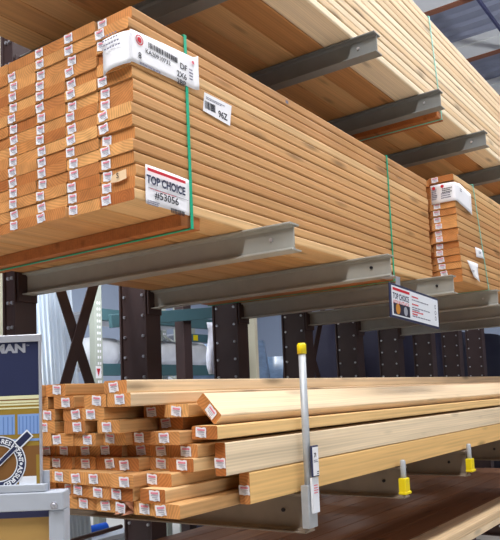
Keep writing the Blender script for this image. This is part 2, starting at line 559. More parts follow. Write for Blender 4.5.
H = 0.0924
for k in range(6):
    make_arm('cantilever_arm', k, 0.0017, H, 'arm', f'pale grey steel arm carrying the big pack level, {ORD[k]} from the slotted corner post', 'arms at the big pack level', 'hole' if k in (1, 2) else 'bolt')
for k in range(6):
    make_arm('cantilever_arm', k, ZU, H, 'updark', f'dark grey steel arm under the high pack, {ORD[k]} along the rack', 'arms under the high pack')
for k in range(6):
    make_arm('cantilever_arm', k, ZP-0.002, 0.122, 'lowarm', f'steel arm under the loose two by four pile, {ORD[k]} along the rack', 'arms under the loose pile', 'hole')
for k in range(1, 6):
    make_arm('cantilever_arm', k, ZBASE-0.0745, 0.10, 'post', f'dark steel base arm under the low timber pile, {ORD[k-1]} along the rack', 'base level arms')


def make_post(x, label, dp=0.19):
    t = thing('rack_post', (x, 1.1365, FL), label, 'rack post', 'dark rack posts')
    mb = MB()
    y0, y1, x0, x1 = 0.0, dp, -0.055, 0.055
    top = 4.0
    mb.bbox(x0, x1, y0, y0+0.012, 0, top, 0.002)
    mb.bbox(x0, x1, y1-0.012, y1, 0, top, 0.002)
    mb.box(x0+0.012, x0+0.022, y0+0.012, y1-0.012, 0, top)
    mb.box(x1-0.03, x1-0.02, y0+0.012, y1-0.012, 0, top)
    mb.build('upright', 'post', t)
    b = MB()
    z = 0.35
    while z < top-0.1:
        for y in (0.03, dp-0.03):
            b.tube((x0+0.012, y, z), (x0+0.003, y, z), 0.0075, 8)
        z += 0.105
    b.build('bolt_row', 'bolt', t)['kind'] = 'stuff'
    f = MB(); f.bbox(-0.1, 0.1, -0.03, 0.25, 0.0, 0.012, 0.003); f.build('foot_plate', 'post', t)
    return t


for k in range(NP):
    make_post(XP+SPP*k, f'dark brown bolted steel rack post, {ORD[k]} counted from the display sign', 0.085 if k == 0 else 0.19)


def x_brace(x0, x1, z0, z1, label):
    t = thing('cross_brace', ((x0+x1)/2, 1.340, z0), label, 'brace', 'cross braces between rack posts')
    xc = (x0+x1)/2
    for s_ in (-1, 1):
        mb = MB()
        a = Vector((s_*(x0-xc), -0.006*s_, 0)); b = Vector((s_*(x1-xc), -0.006*s_, z1-z0))
        d = (b-a).normalized(); n = Vector((0, 1, 0)); w = d.cross(n)*0.03
        mb.add([a-w-n*.003, a+w-n*.003, b+w-n*.003, b-w-n*.003, a-w+n*.003, a+w+n*.003, b+w+n*.003, b-w+n*.003],
               [(0, 1, 2, 3), (4, 7, 6, 5), (0, 4, 5, 1), (1, 5, 6, 2), (2, 6, 7, 3), (3, 7, 4, 0)])
        mb.build('brace_bar', 'post', t)


q = at(77, 340, y=1.34)
x_brace(q.x-0.34, q.x+0.34, q.z-0.88, q.z+0.88, 'dark cross brace between the first two rack posts')
x_brace(XP+3*SPP+0.06, XP+4*SPP-0.06, -0.98, 0.42, 'dark cross brace between the fourth and fifth rack posts')

# spacer boards strapped under the packs
for x, w, y0, y1, lb in ((0.243, 0.09, 0.004, 1.12, 'rough spacer board under the strapped pack near its end'), (1.70, 0.09, 0.004, 1.12, 'rough spacer board under the strapped pack near the hanging sign')):
    mb = MB(); mb.bbox(x-w/2, x+w/2, y0, y1, -0.036, 0.0028, 0.002)
    tag(mb.build('spacer_board', 'spacer', None, (x, 0, 0.0)), lb, 'spacer')


def strap(name, xt, xb, y0, y1, z0, z1, matname, label, w=0.012):
    mb = MB()
    pts = [(y0, z0), (y0, z1), (y1, z1), (y1, z0)]
    th = 0.0012
    dense = []
    for i in range(4):
        a = pts[i]; b = pts[(i+1) % 4]
        for k in range(6): dense.append((a[0]+(b[0]-a[0])*k/6, a[1]+(b[1]-a[1])*k/6))
    cy, cz = (y0+y1)/2, (z0+z1)/2
    n = len(dense)
    vs = []
    for (y, z) in dense:
        x = xb+(xt-xb)*(z-z0)/(z1-z0)
        oy = y-th*(1 if y < cy else -1)*(1 if y in (y0, y1) else 0)
        oz = z-th*(1 if z < cz else -1)*(1 if z in (z0, z1) else 0)
        vs += [(x-w/2, y, z), (x+w/2, y, z), (x+w/2, oy, oz), (x-w/2, oy, oz)]
    fs = []
    for i in range(n):
        j = (i+1) % n
        for q in range(4):
            fs.append((i*4+q, i*4+(q+1) % 4, j*4+(q+1) % 4, j*4+q))
    mb.add(vs, fs)
    c = ((xt+xb)/2, y0, z0)
    return tag(mb.build(name, matname, None, c), label, 'strap')


ztA = ZA0+16*PA
strap('packing_strap', 0.236, 0.240, -0.0035, 1.126, -0.0385, ztA+0.002, 'strap', 'bright green plastic strap beside the square price label on big pack', 0.013)
strap('packing_strap', 1.735, 1.735, -0.0035, 1.126, -0.0385, ztA+0.002, 'strap', 'green plastic strap above the small hanging sign', 0.013)
mb = MB(); mb.bbox(2.30, 2.39, YB+0.004, YB+1.08, ZU-0.035, ZU+0.0035, 0.002)
tag(mb.build('spacer_board', 'spacer', None, (2.345, 0, ZU)), 'dark spacer board strapped under the high pack', 'spacer')
strap('packing_strap', 2.25, 2.345, YB-0.0045, YB+1.137, ZU-0.0375, ZU+0.0055+NBR*PIT, 'strap_pale', 'pale green strap round the high pack', 0.014)
strap('packing_strap', 2.585, 2.745, YC-0.008, YC+1.0, -0.001, 0.0055+16*PIT, 'strap_pale', 'pale green strap round the farther pack', 0.012)

# ------------------------------------------------------------------ paper labels
def barcode(parent, T_, w, h, n=22, seed=3, name='barcode', m='black'):
    mb = MB(); rnd = random.Random(seed); x = 0
    while x < w:
        b = rnd.choice((0.4, 0.4, 0.8, 1.2))*w/n
        mb.box(x, min(x+b, w), 0, h, 0, 0.0003, 0, T_)
        x += b+rnd.choice((0.4, 0.6, 0.9))*w/n
    return mb.build(name, m, parent)


def lines(parent, T_, w, h, n, seed, m='grey_ink', name='printed_lines', t=0.42):
    mb = MB(); rnd = random.Random(seed)
    for k in range(n):
        z = h*(n-1-k)/n
        x = 0
        while x < w*rnd.uniform(0.75, 1.0):
            l = rnd.uniform(0.06, 0.2)*w
            mb.box(x, min(x+l, w), z, z+h/n*t, 0, 0.0003, 0, T_)
            x += l+0.025*w
    return mb.build(name, m, parent)


def ring(parent, T_, r0, r1, m, name='logo', n=28, a0=0, a1=360):
    mb = MB()
    vs = []
    for i in range(n+1):
        a = math.radians(a0+(a1-a0)*i/n)
        vs += [T_ @ Vector((r0*math.cos(a), r0*math.sin(a), 0)), T_ @ Vector((r1*math.cos(a), r1*math.sin(a), 0))]
    mb.add(vs, [(2*i, 2*i+1, 2*i+3, 2*i+2) for i in range(n)])
    return mb.build(name, m, parent)


# big sheet wrapped round the corner of the strapped pack
wr = thing('paper_tag', (0, 0, 0.40), 'large white paper tag wrapped round the pack corner with code KA20910732', 'paper tag')
FY = -0.0052
def sheet_pts():
    out = []
    # (x, y, ztop, zbottom) relative to layout coordinates; the loose flap covers the end faces, then turns the corner
    top = [(100.5, 41.5), (106, 38.5), (112, 35.5), (118, 33), (124.5, 31), (130.5, 30)]
    bot = [(105.5, 76), (108.5, 71), (113, 68), (118, 66), (124, 64), (130.5, 62.5)]
    for k in range(6):
        xx = (-0.016, -0.022, -0.027, -0.025, -0.019, -0.012)[k]
        a = at(*top[k], x=xx); b = at(*bot[k], x=xx)
        out.append((xx, (a.y+b.y)/2, a.z, b.z))
    out.append((-0.006, -0.0035, 0.498, 0.402))
    out.append((0.003, -0.006, 0.498, 0.402))
    for i in range(1, 13):
        f = i/12
        out.append((0.268*f, FY-0.001*math.sin(f*3), 0.498+0.019*f, 0.402+0.010*f))
    out.append((0.277, -0.009, 0.519, 0.411))
    out.append((0.283, -0.017, 0.522, 0.411))
    return out


def build_sheet(pts, parent, base, n=6, name='sheet'):
    mb = MB(); vs = []
    rnd = random.Random(2)
    for (x, y, zt, zb) in pts:
        for k in range(n+1):
            f = k/n
            vs.append(Vector((x, y, zb+(zt-zb)*f))-base)
    c = len(pts)
    mb.add(vs, [(i*(n+1)+k, (i+1)*(n+1)+k, (i+1)*(n+1)+k+1, i*(n+1)+k+1) for i in range(c-1) for k in range(n)], 0, True)
    o = mb.build(name, 'white', parent)
    md = o.modifiers.new('thickness', 'SOLIDIFY'); md.thickness = 0.0003; md.offset = 0
    return o


build_sheet(sheet_pts(), wr, Vector((0, 0, 0.40)))
PX, PZ = (1, 0, 0), (0, 0, 1)
def on_front(u, v, base, y=-0.0075):
    q = at(u, v, y=y)
    return plane_T((q.x-base[0], y-base[1], q.z-base[2]), PX, PZ)
bw = (0, 0, 0.40)
c = on_front(139.5, 40, bw)
ring(wr, c, 0.0125, 0.0155, 'red'); ring(wr, c, 0.0, 0.0085, 'red', 'logo_disc')
barcode(wr, on_front(148.5, 47.5, bw), 0.130, 0.0165, 34)
text('KA20910732', 0.0195, 'black', wr, on_front(145.5, 52.5, bw), bold=0.0, sx=1.05)
text('DF', 0.026, 'black', wr, on_front(180, 67.8, bw), bold=0.0002, sx=1.1)
text('2X6', 0.026, 'black', wr, on_front(177, 75.4, bw), bold=0.0002, sx=1.05)
text('2BP', 0.026, 'black', wr, on_front(177, 83, bw), bold=0.0002, sx=1.05)
text('8', 0.026, 'black', wr, on_front(138.5, 57.5, bw), bold=0.0002)
lines(wr, on_front(140, 63.5, bw), 0.10, 0.009, 1, 4, t=0.6)
ring(wr, on_front(193, 62.5, bw, -0.009), 0, 0.006, 'pink', 'logo_spot')
lines(wr, on_front(189.5, 79, bw, -0.0085), 0.018, 0.04, 4, 6, name='printed_column')
for k in range(4):
    mb = MB(); Tn = plane_T((-0.031, 0.088-0.004*k, 0.088-0.013*k), (0, -1, 0), PZ)
    for j in range(6): mb.box(0.011*j, 0.011*j+0.007, 0, 0.004, 0, 0.0004, 0, Tn)
    mb.build('printed_lines', 'grey_ink', wr)

# square TOP CHOICE label
tc_ = thing('price_label', (0.04, 0, 0.0), 'square white TOP CHOICE label number 53056 low on the strapped pack', 'label')
bt = (0.04, 0, 0.0)
P = [at(*q, y=-0.004) for q in ((145.5, 164), (190, 180.5), (188.5, 216), (145, 203.5))]
mb = MB(); n = 8; vs = []
for i in range(n+1):
    for k in range(n+1):
        f, g = i/n, k/n
        q = (P[3]*(1-f)+P[2]*f)*(1-g)+(P[0]*(1-f)+P[1]*f)*g
        vs.append((q.x-bt[0], -0.0035-0.003*math.sin(f*math.pi)-0.004*(1-g)**2, q.z))
mb.add(vs, [(i*(n+1)+k, (i+1)*(n+1)+k, (i+1)*(n+1)+k+1, i*(n+1)+k+1) for i in range(n) for k in range(n)], 0, True)
o = mb.build('sheet', 'white', tc_); md = o.modifiers.new('thickness', 'SOLIDIFY'); md.thickness = 0.0003; md.offset = 0
ex = (P[1]-P[0]).normalized()
def on_lab(u, v, y=-0.0125):
    q = at(u, v, y=y)
    return plane_T((q.x-bt[0], y, q.z), (ex.x, 0, ex.z), PZ)
mb = MB(); mb.box(0, 0.165, 0, 0.009, 0, 0.0003, 0, on_lab(147.5, 170.2)); mb.build('red_band', 'red', tc_)
text('TOP CHOICE', 0.0335, 'navy', tc_, on_lab(146.8, 182.2), bold=0.0011, sx=0.84)
lines(tc_, on_lab(150, 188.5), 0.15, 0.006, 1, 9, 'pink')
mb = MB(); mb.box(0, 0.175, 0, 0.0012, 0, 0.0003, 0, on_lab(148, 187.3)); mb.build('rule', 'grey_ink', tc_)
text('#53056', 0.030, 'black', tc_, on_lab(155, 198), bold=0.0003, sx=1.12)
lines(tc_, on_lab(147.5, 204), 0.05, 0.016, 3, 5)
barcode(tc_, on_lab(171, 212.5), 0.062, 0.014, 26, 8)

# 96Z sticker
z9 = thing('price_label', (0.32, 0, 0.35), 'small white 96Z sticker on the upper side of strapped pack', 'label')
b9 = (0.32, 0, 0.35)
P = [at(*q, y=-0.002) for q in ((204.2, 92), (231.5, 106), (230, 126), (203, 110.5))]
mb = MB(); vs = [(q.x-b9[0], -0.0022, q.z-b9[2]) for q in P]+[(q.x-b9[0], -0.0018, q.z-b9[2]) for q in P]
mb.add(vs, [(0, 1, 2, 3), (7, 6, 5, 4), (0, 4, 5, 1), (1, 5, 6, 2), (2, 6, 7, 3), (3, 7, 4, 0)]); mb.build('sheet', 'white', z9)
ex9 = (P[1]-P[0]).normalized()
def on9(u, v):
    q = at(u, v, y=-0.0026); return plane_T((q.x-b9[0], -0.0026, q.z-b9[2]), (ex9.x, 0, ex9.z), PZ)
lines(z9, on9(206, 98.5), 0.10, 0.010, 2, 3, 'grey_ink')
barcode(z9, on9(205, 108), 0.055, 0.026, 24, 5)
text('96Z', 0.031, 'black', z9, on9(218.5, 116.5), bold=0.0008, sx=0.95)

# small faint staples / dark marks on the pack side
for u, v in ((287, 102), (290, 128), (292, 138)):
    q = at(u, v, y=-0.001)
    mb = MB(); mb.bbox(q.x-0.009, q.x+0.009, -0.0016, -0.0002, q.z-0.006, q.z+0.006, 0.0005)
    tag(mb.build('stapled_scrap', 'grey_ink', None, (q.x, 0, q.z)), f'tiny grey stapled scrap on the pack side, {ORD[[102,128,138].index(v)]} from the top', 'scrap', 'stapled scraps on the pack side')
# torn kraft scrap over a tag on the corner column
q = at(119, 177, x=-0.006)
mb = MB(); Tn = plane_T((-0.0075, q.y, q.z), (0, -1, 0.0), PZ)
mb.add([Tn @ Vector(v) for v in ((-0.034, -0.011, 0), (-0.026, 0.008, 0.001), (0.0, 0.014, 0.002), (0.030, 0.017, 0), (0.031, -0.010, 0), (0.0, -0.014, 0.001))], [(0, 1, 2, 5), (5, 2, 3, 4)])
ks = mb.build('torn_scrap', 'kraft', None, (0, 0, 0)); tag(ks, 'torn cream paper scrap with a black curl beside a low corner tag', 'scrap')
text('S', 0.022, 'black', ks, plane_T((-0.0112, q.y+0.006, q.z-0.004), (0, -1, 0), PZ), bold=0.0001)

# label wrapped on the farther pack
wc = thing('paper_tag', (XC, YC, 0.44), 'white paper tag folded round the corner of the farther pack', 'paper tag')
bc = Vector((XC, YC, 0.44))
pts = [(XC-0.012, YC+0.125, 0.540, 0.435), (XC-0.012, YC+0.06, 0.541, 0.437), (XC-0.010, YC+0.01, 0.539, 0.437), (XC-0.007, YC-0.006, 0.537, 0.437), (XC+0.01, YC-0.008, 0.537, 0.436),
       (XC+0.06, YC-0.0085, 0.545, 0.428), (XC+0.13, YC-0.009, 0.535, 0.42), (XC+0.2, YC-0.010, 0.525, 0.41), (XC+0.24, YC-0.012, 0.52, 0.40)]
build_sheet(pts, wc, bc)
Tn = plane_T((-0.0145, 0.062, 0.048), (0, -1, 0), PZ)
lines(wc, Tn, 0.055, 0.03, 3, 3, 'black'); 
ring(wc, plane_T((-0.0145, 0.108, 0.082), (0, -1, 0), PZ), 0, 0.009, 'red', 'logo_spot')
ring(wc, plane_T((-0.0145, 0.06, 0.085), (0, -1, 0), PZ), 0, 0.009, 'red', 'logo_spot')
lines(wc, plane_T((-0.0145, 0.12, 0.02), (0, -1, 0), PZ), 0.03, 0.06, 6, 7, 'grey_ink', 'printed_column')
lines(wc, plane_T((-0.0145, 0.07, 0.018), (0, -1, 0), PZ), 0.055, 0.035, 3, 8)
lines(wc, plane_T((0.055, -0.0125, 0.06), PX, PZ), 0.03, 0.02, 2, 8, 'grey_ink')

def loose_tag(pix, y, label, curl):
    P = [at(*q, y=y) for q in pix]
    mb = MB(); n = 4; vs = []
    for i in range(n+1):
        for k in range(n+1):
            f, g = i/n, k/n
            q = (P[3]*(1-f)+P[2]*f)*(1-g)+(P[0]*(1-f)+P[1]*f)*g
            vs.append((q.x, y-curl*(1-g)**2*f-0.002*math.sin(f*3), q.z))
    mb.add(vs, [(i*(n+1)+k, (i+1)*(n+1)+k, (i+1)*(n+1)+k+1, i*(n+1)+k+1) for i in range(n) for k in range(n)], 0, True)
    c = P[3]
    o = mb.build('paper_scrap', 'white', None, c)
    md = o.modifiers.new('thickness', 'SOLIDIFY'); md.thickness = 0.0003; md.offset = 0
    tag(o, label, 'paper scrap')
    q = (P[0]+P[2])/2
    lines(o, plane_T((q.x-c.x-0.02, y-curl*0.3-0.003-c.y, q.z-c.z-0.004), PX, PZ), 0.04, 0.014, 2, 3, 'grey_ink')


loose_tag(((475, 247), (482, 250), (484, 259), (476.5, 257)), YC-0.010, 'small white tag on the farther pack beside its strap', 0.0)
loose_tag(((467, 260), (478, 264), (476.5, 283), (474, 277)), YC-0.010, 'torn white paper hanging low from the farther pack corner', 0.02)

# ------------------------------------------------------------------ hanging sign
S = [at(*q, y=-0.205) for q in ((390.5, 282.8), (439.3, 300.2), (438, 329), (390.3, 317))]
base = Vector((S[3].x, -0.205, S[3].z))
sg = thing('aisle_sign', base, 'small white TOP CHOICE sign hanging under the steel arm', 'sign')
ex = ((S[1]-S[0])+(S[2]-S[3])).normalized(); ex = Vector((ex.x, 0, ex.z)).normalized()
sw = ((S[1]-S[0]).length+(S[2]-S[3]).length)/2
sh = ((S[0]-S[3]).length+(S[1]-S[2]).length)/2
ST = plane_T((0, 0, 0), ex, PZ)
mb = MB(); mb.bbox(0, sw, 0, sh, -0.004, 0.004, 0.0035, 0, ST); mb.build('frame', 'navy', sg)
mb = MB(); mb.bbox(0.012, sw-0.012, 0.010, sh-0.010, 0.0042, 0.0050, 0.0003, 0, ST); mb.build('panel', 'sign_white', sg)
def sT(x, z, d=0.0053): return ST @ Matrix.Translation((x, z, d))
mb = MB(); mb.box(0, 0.17, 0, 0.011, 0, 0.0003, 0, sT(0.022, sh-0.028)); mb.build('red_band', 'red', sg)
text('TOP CHOICE', 0.034, 'navy', sg, sT(0.022, sh-0.062), bold=0.0008, sx=0.80)
text('ADVANTAGE', 0.0265, 'red', sg, sT(0.022, sh-0.085), sx=1.02)
mb = MB(); mb.box(0, 0.165, 0, 0.046, 0, 0.0003, 0, sT(0.024, 0.016)); mb.build('photo_print', 'dark', sg)
ring(sg, sT(0.068, 0.040, 0.0058), 0, 0.022, 'orange', 'photo_spot'); ring(sg, sT(0.145, 0.038, 0.0058), 0, 0.019, 'silver', 'photo_spot')
for k, (z, w) in enumerate(((sh-0.034, 0.07), (sh-0.066, 0.08), (0.045, 0.13), (0.034, 0.06))):
    lines(sg, sT(0.215, z), w, 0.007, 1, 5+k, 'red', 'red_heading', 0.8)
for k, z in enumerate((sh-0.047, sh-0.079, sh-0.088, 0.026)):
    lines(sg, sT(0.215, z), 0.2 if k != 2 else 0.08, 0.006, 1, 15+k, 'grey_ink', 'printed_lines', 0.7)
for k in range(3):
    ring(sg, sT(sw-0.045, 0.045+0.026*k), 0.006, 0.010, 'grey_ink', 'emblem', 16)
# clip up to the arm
mb = MB()
ax = XM+SP
tp = Vector((ax-base.x, 0.0, -H-base.z+0.0015))
mb.bbox(ax-base.x-0.028, ax-base.x+0.028, -0.002, 0.06, -H-base.z-0.0032, -H-base.z-0.0006, 0.0004)
zt = sh+(ax-base.x)*ex.z
mb.box(ax-base.x-0.02, ax-base.x+0.02, -0.0022, 0.0008, zt-0.004, -H-base.z-0.001)
mb.build('hanging_clip', 'silver', sg)

# ------------------------------------------------------------------ galvanised stop tubes
def stop(x, y, z0, z1, label, r=0.0118, price=True, group=None):
    t = thing('stop_tube', (x, y, z0), label, 'stop tube', group)
    mb = MB(); mb.lathe((0, 0, 0), [(0, 0), (r, 0), (r, z1-z0-0.03), (0, z1-z0-0.03)]); mb.build('tube', 'galv', t)
    mb = MB(); h = z1-z0
    mb.lathe((0, 0, 0), [(r, h-0.034), (r+0.003, h-0.034), (r+0.003, h-0.006), (r-0.001, h), (0, h)]); mb.build('cap', 'yellow', t)
    return t


q = at(300.5, 343, y=-0.20)
ts = stop(0.524, -0.2, -0.965, q.z, 'galvanised stop tube with yellow cap and price tag before the pile')
# bracket on the tube that grips the arm
mb = MB(); mb.bbox(-0.024, 0.028, -0.012, 0.014, 0.0, 0.13, 0.002); mb.build('socket', 'galv', ts)
# tag holder
zz0 = at(309, 478, y=-0.22).z+0.965; zz1 = at(309, 446, y=-0.22).z+0.965
hol = MB(); hol.bbox(-0.014, 0.028, -0.026, -0.0205, zz0, zz1, 0.002); hb = hol.build('tag_holder', 'navy', ts)
fr = MB(); fr.bbox(-0.010, 0.024, -0.0275, -0.0262, zz0+0.004, zz1-0.005, 0.0005); fr.build('tag_face', 'white', hb)
T0 = plane_T((-0.006, -0.0279, zz0+0.062), PX, PZ)
text('7l', 0.019, 'black', hb, plane_T((-0.004, -0.0279, zz1-0.036), PX, PZ), bold=0.0004)
lines(hb, plane_T((-0.007, -0.0279, zz0+0.045), PX, PZ), 0.026, 0.01, 2, 2)
lines(hb, plane_T((0.010, -0.0279, zz0+0.008), PX, PZ), 0.012, 0.012, 2, 3, 'black')
sl = MB(); sl.bbox(-0.013, 0.027, -0.022, -0.0145, 0.045, zz0-0.002, 0.001); sb = sl.build('tag_sleeve', 'sign_white', ts)
lines(sb, plane_T((-0.004, -0.0224, zz0-0.05), PX, PZ), 0.026, 0.03, 4, 4, 'pink')

for k in (1, 2, 3):
    x = XM+SP*k
    t = thing('stop_tube', (x-(0.05 if k == 1 else 0.012), -0.200, ZP-0.124), f'short stop tube with yellow end at the pile arm, {ORD[k-1]} beyond the tall one', 'stop tube', 'short yellow stops')
    mb = MB(); mb.lathe((0, 0, 0), [(0, 0.04), (0.011, 0.04), (0.011, 0.15), (0.007, 0.155), (0, 0.155)]); mb.build('tube', 'galv', t)
    mb = MB(); mb.bbox(-0.022, 0.022, -0.016, 0.0145, 0.032, 0.085, 0.004); mb.bbox(-0.027, 0.027, -0.02, 0.0145, 0.022, 0.034, 0.004); mb.build('cap', 'yellow', t)

# ------------------------------------------------------------------ display stand with the sign
D = 1.3
st0 = at(39.3, 337.5, d=D)
HX = Vector((math.sin(YAW), -math.cos(YAW), 0))        # along the sign towards its near edge
NRM = Vector((-math.cos(YAW), -math.sin(YAW), 0))       # out of the sign
k_ = FPX/D                                              # pixels per metre there
base = Vector((st0.x, st0.y, FL))
ds = thing('display_stand', base, 'pale steel display stand with a navy sign beside the loose pile', 'display stand')
def dT(x, z, d=0.0):
    return plane_T((HX.x*x+NRM.x*d, HX.y*x+NRM.y*d, z), HX, PZ)
z_top = st0.z-FL
z_navy = at(39.3, 394.5, d=D).z-FL
z_bot = at(39.3, 488, d=D).z-FL
Wd = 0.60
mb = MB(); mb.box(-Wd, 0, z_bot-0.01, z_top, -0.004, 0, 0, dT(0, 0)); pn = mb.build('sign_panel', 'navy', ds)
mb = MB(); mb.bbox(-Wd-0.004, 0.003, z_top-0.007, z_top+0.006, -0.006, 0.004, 0.001, 0, dT(0, 0)); mb.bbox(-0.0015, 0.002, z_bot-0.01, z_top, -0.006, 0.003, 0.0006, 0, dT(0, 0))
mb.build('sign_edging', 'silver', ds)
ppm = k_
def px(u): return (u-39.3)/ppm
def pz(v, u=20): return at(u, v, d=D).z-FL + 0.0
text('MAN', 0.0215, 'silver', pn, dT(px(25.6), z_top-0.0255, 0.0003), align='RIGHT', bold=0.0011, sx=1.22, name='brand_lettering')
text('TM', 0.004, 'silver', pn, dT(px(26.2), z_top-0.0150, 0.0003), name='brand_lettering')
# picture of a timber building
def pic(x0, x1, v0, v1, m, d, name):
    mb = MB(); mb.box(x0, x1, z_top-(v1-337.5)/ppm, z_top-(v0-337.5)/ppm, 0, 0.0004, 0, dT(0, 0, d)); return mb.build(name, m, pn)
pic(-Wd, -0.001, 394.5, 489, 'ochre', 0.0004, 'picture_print')
pic(-Wd, -0.001, 394.5, 404, 'cream', 0.0006, 'picture_eaves')
pic(-Wd, -0.001, 398, 399.2, 'brown_print', 0.0008, 'picture_rafter'); pic(-Wd, -0.001, 401.5, 402.2, 'ochre', 0.0008, 'picture_rafter')
pic(-Wd, -0.001, 406, 407.5, 'cream', 0.0008, 'picture_rafter')
pic(-Wd, -0.001, 444, 476, 'brown_print', 0.0006, 'picture_deck')
pic(-Wd, -0.001, 437, 439.3, 'sky_print', 0.0009, 'picture_sill')
for x0, x1 in ((17, 38.5), (-12, 14.2), (-38, -16), (-70, -44), (-110, -78)):
    pic(px(x0), px(x1), 413, 432.5, 'sky_print', 0.0007, 'picture_window')
    n = 6
    for k in range(n):
        a = x0+(x1-x0)*(k+0.3)/n
        pic(px(a), px(a+1.1), 415, 432.3, 'sky_print2', 0.0010, 'picture_curtain_fold')
pic(px(35), px(38.6), 453, 487, 'ochre', 0.0009, 'picture_post')
pic(px(18), px(35), 473.5, 488, 'sign_white', 0.0010, 'picture_leaflet')
pic(px(24), px(37.5), 481.5, 488, 'sign_white', 0.0014, 'picture_leaflet')
for k in range(3): pic(px(26), px(35), 483+1.6*k, 483.5+1.6*k, 'grey_ink', 0.0017, 'picture_lines')
# round emblem with lettering round its rim
cx, cz = px(-1.2), z_top-(460-337.5)/ppm
ET = dT(cx, cz, 0.0019)
r_o, r_i = 26.3/ppm, 17.0/ppm
ring(pn, ET, r_i, r_o, 'sign_white', 'emblem_ring', 48)
ring(pn, ET @ Matrix.Translation((0, 0, 0.0003)), r_i+1.1/ppm, r_o-1.1/ppm, 'navy', 'emblem_ring', 48)
def arc_text(s, a0, step, size):
    for i, ch in enumerate(s):
        a = math.radians(a0-step*i)
        rr = r_i+2.4/ppm
        Tm = ET @ Matrix.Translation((rr*math.cos(a), rr*math.sin(a), 0.0006)) @ Matrix.Rotation(a-math.pi/2, 4, 'Z')
        if ch != ' ': text(ch, size, 'sign_white', pn, Tm, 'emblem_letter', bold=0.0003, align='CENTER')
arc_text('N-RESISTANT', 98, 9.2, 0.0115)
arc_text('ASSURED', -14, 9.8, 0.0115)
ring(pn, ET @ Matrix.Translation((21.6/ppm*math.cos(math.radians(-3)), -21.6/ppm*0.05, 0.0006)), 0, 0.0026, 'sign_white', 'emblem_dot', 12)
# the tool across the emblem
for w, l0, m, d in ((4.6, 0, 'sign_white', 0.0008), (3.2, 1.2, 'navy', 0.0011)):
    mb = MB()
    Tm = ET @ Matrix.Rotation(math.radians(43), 4, 'Z') @ Matrix.Translation((0, 0, d))
    mb.box(-30/ppm, 22/ppm, -w*0.55/ppm, w*0.55/ppm, 0, 0.0002, 0, Tm)
    mb.box((24+l0)/ppm, (42-l0)/ppm, -w*1.0/ppm, w*1.0/ppm, 0, 0.0002, 0, Tm)
    mb.build('emblem_tool', m, pn)
# pale frame below: top rail, upright, lip, plywood infill
zr1 = z_bot-0.002; zr0 = at(40, 507, d=D).z-FL
mb = MB(); mb.bbox(-Wd-0.02, 0.011, zr1, zr1+0.013, -0.004, 0.012, 0.001, 0, dT(0, 0))
mb.bbox(0.001, 0.0125, zr1, zr1+0.035, -0.012, -0.006, 0.0008, 0, dT(0, 0)); mb.build('sign_channel', 'frame', ds)
mb = MB(); mb.bbox(-Wd-0.04, px(63), zr0, zr1-0.0008, -0.03, 0.016, 0.002, 0, dT(0, 0)); mb.build('top_rail', 'frame', ds)
mb = MB(); mb.bbox(px(48), px(63), 0.0, zr0-0.0005, -0.03, 0.012, 0.002, 0, dT(0, 0)); mb.build('leg', 'frame', ds)
mb = MB(); mb.bbox(-Wd-0.04, -Wd-0.01, 0.0, zr0-0.0005, -0.03, 0.012, 0.002, 0, dT(0, 0)); mb.build('leg', 'frame', ds)
mb = MB(); mb.box(-Wd-0.012, px(47.6), 0.12, zr0-0.0006, -0.018, -0.006, 0, dT(0, 0)); mb.build('infill_board', 'ply', ds)
mb = MB(); mb.bbox(-Wd-0.012, px(47.6), zr0-0.013, zr0-0.0006, -0.006, 0.004, 0.001, 0, dT(0, 0)); mb.build('under_rail', 'purlin', ds)
cb = dT(px(54), z_top-(501.5-337.5)/ppm, 0.016)
mb = MB()
mb.tube(cb @ Vector((0, 0, 0)), cb @ Vector((0, 0, 0.0025)), 0.0068, 16); mb.tube(cb @ Vector((0, 0, 0.002)), cb @ Vector((0, 0, 0.006)), 0.005, 12, r1=0.003)
mb.build('bolt', 'bolt', ds)

# ------------------------------------------------------------------ the store behind
# pale building column at the edge
q = at(3, 310, y=2.6)
mb = MB(); mb.bbox(q.x-0.4, at(11.5, 310, y=2.45).x, 2.45, 2.85, FL, 4.5, 0.01)
struct(mb.build('trim_1', 'beige', None, (q.x, 2.6, FL)))

# corrugated sheets standing behind the rack
def corrugated(x0, x1, y, zt, lean, seed, label):
    mb = MB(); n = 30; vs = []
    t = thing('corrugated_sheet', ((x0+x1)/2, y, FL), label, 'roofing sheet', 'corrugated sheets behind the rack')
    for i in range(n+1):
        x = x0+(x1-x0)*i/n-(x0+x1)/2
        o = 0.016*math.sin(i*math.pi/2.5+seed)
        for z, s_ in ((0, 0), (zt-FL, 1)):
            vs.append((x+lean*s_, o+0.10*s_, z))
    mb.add(vs, [(2*i, 2*i+2, 2*i+3, 2*i+1) for i in range(n)], 0, True)
    o = mb.build('sheet', 'sheet', t); md = o.modifiers.new('thickness', 'SOLIDIFY'); md.thickness = 0.002
    return t


def bx(u, y): return at(u, 340, y=y).x
corrugated(bx(34, 1.75)+.05, bx(60, 1.75)+.06, 1.75, 0.25, -0.08, 0, 'nearest galvanised corrugated sheet standing behind the first rack post')
corrugated(bx(48, 1.86)+.06, bx(76, 1.86)+.06, 1.86, 0.2, -0.10, 1, 'middle galvanised corrugated sheet standing behind the first rack post')
corrugated(bx(60, 1.97)+.06, bx(90, 1.97)+.06, 1.97, 0.32, -0.12, 2, 'rear galvanised corrugated sheet behind the first cross brace')

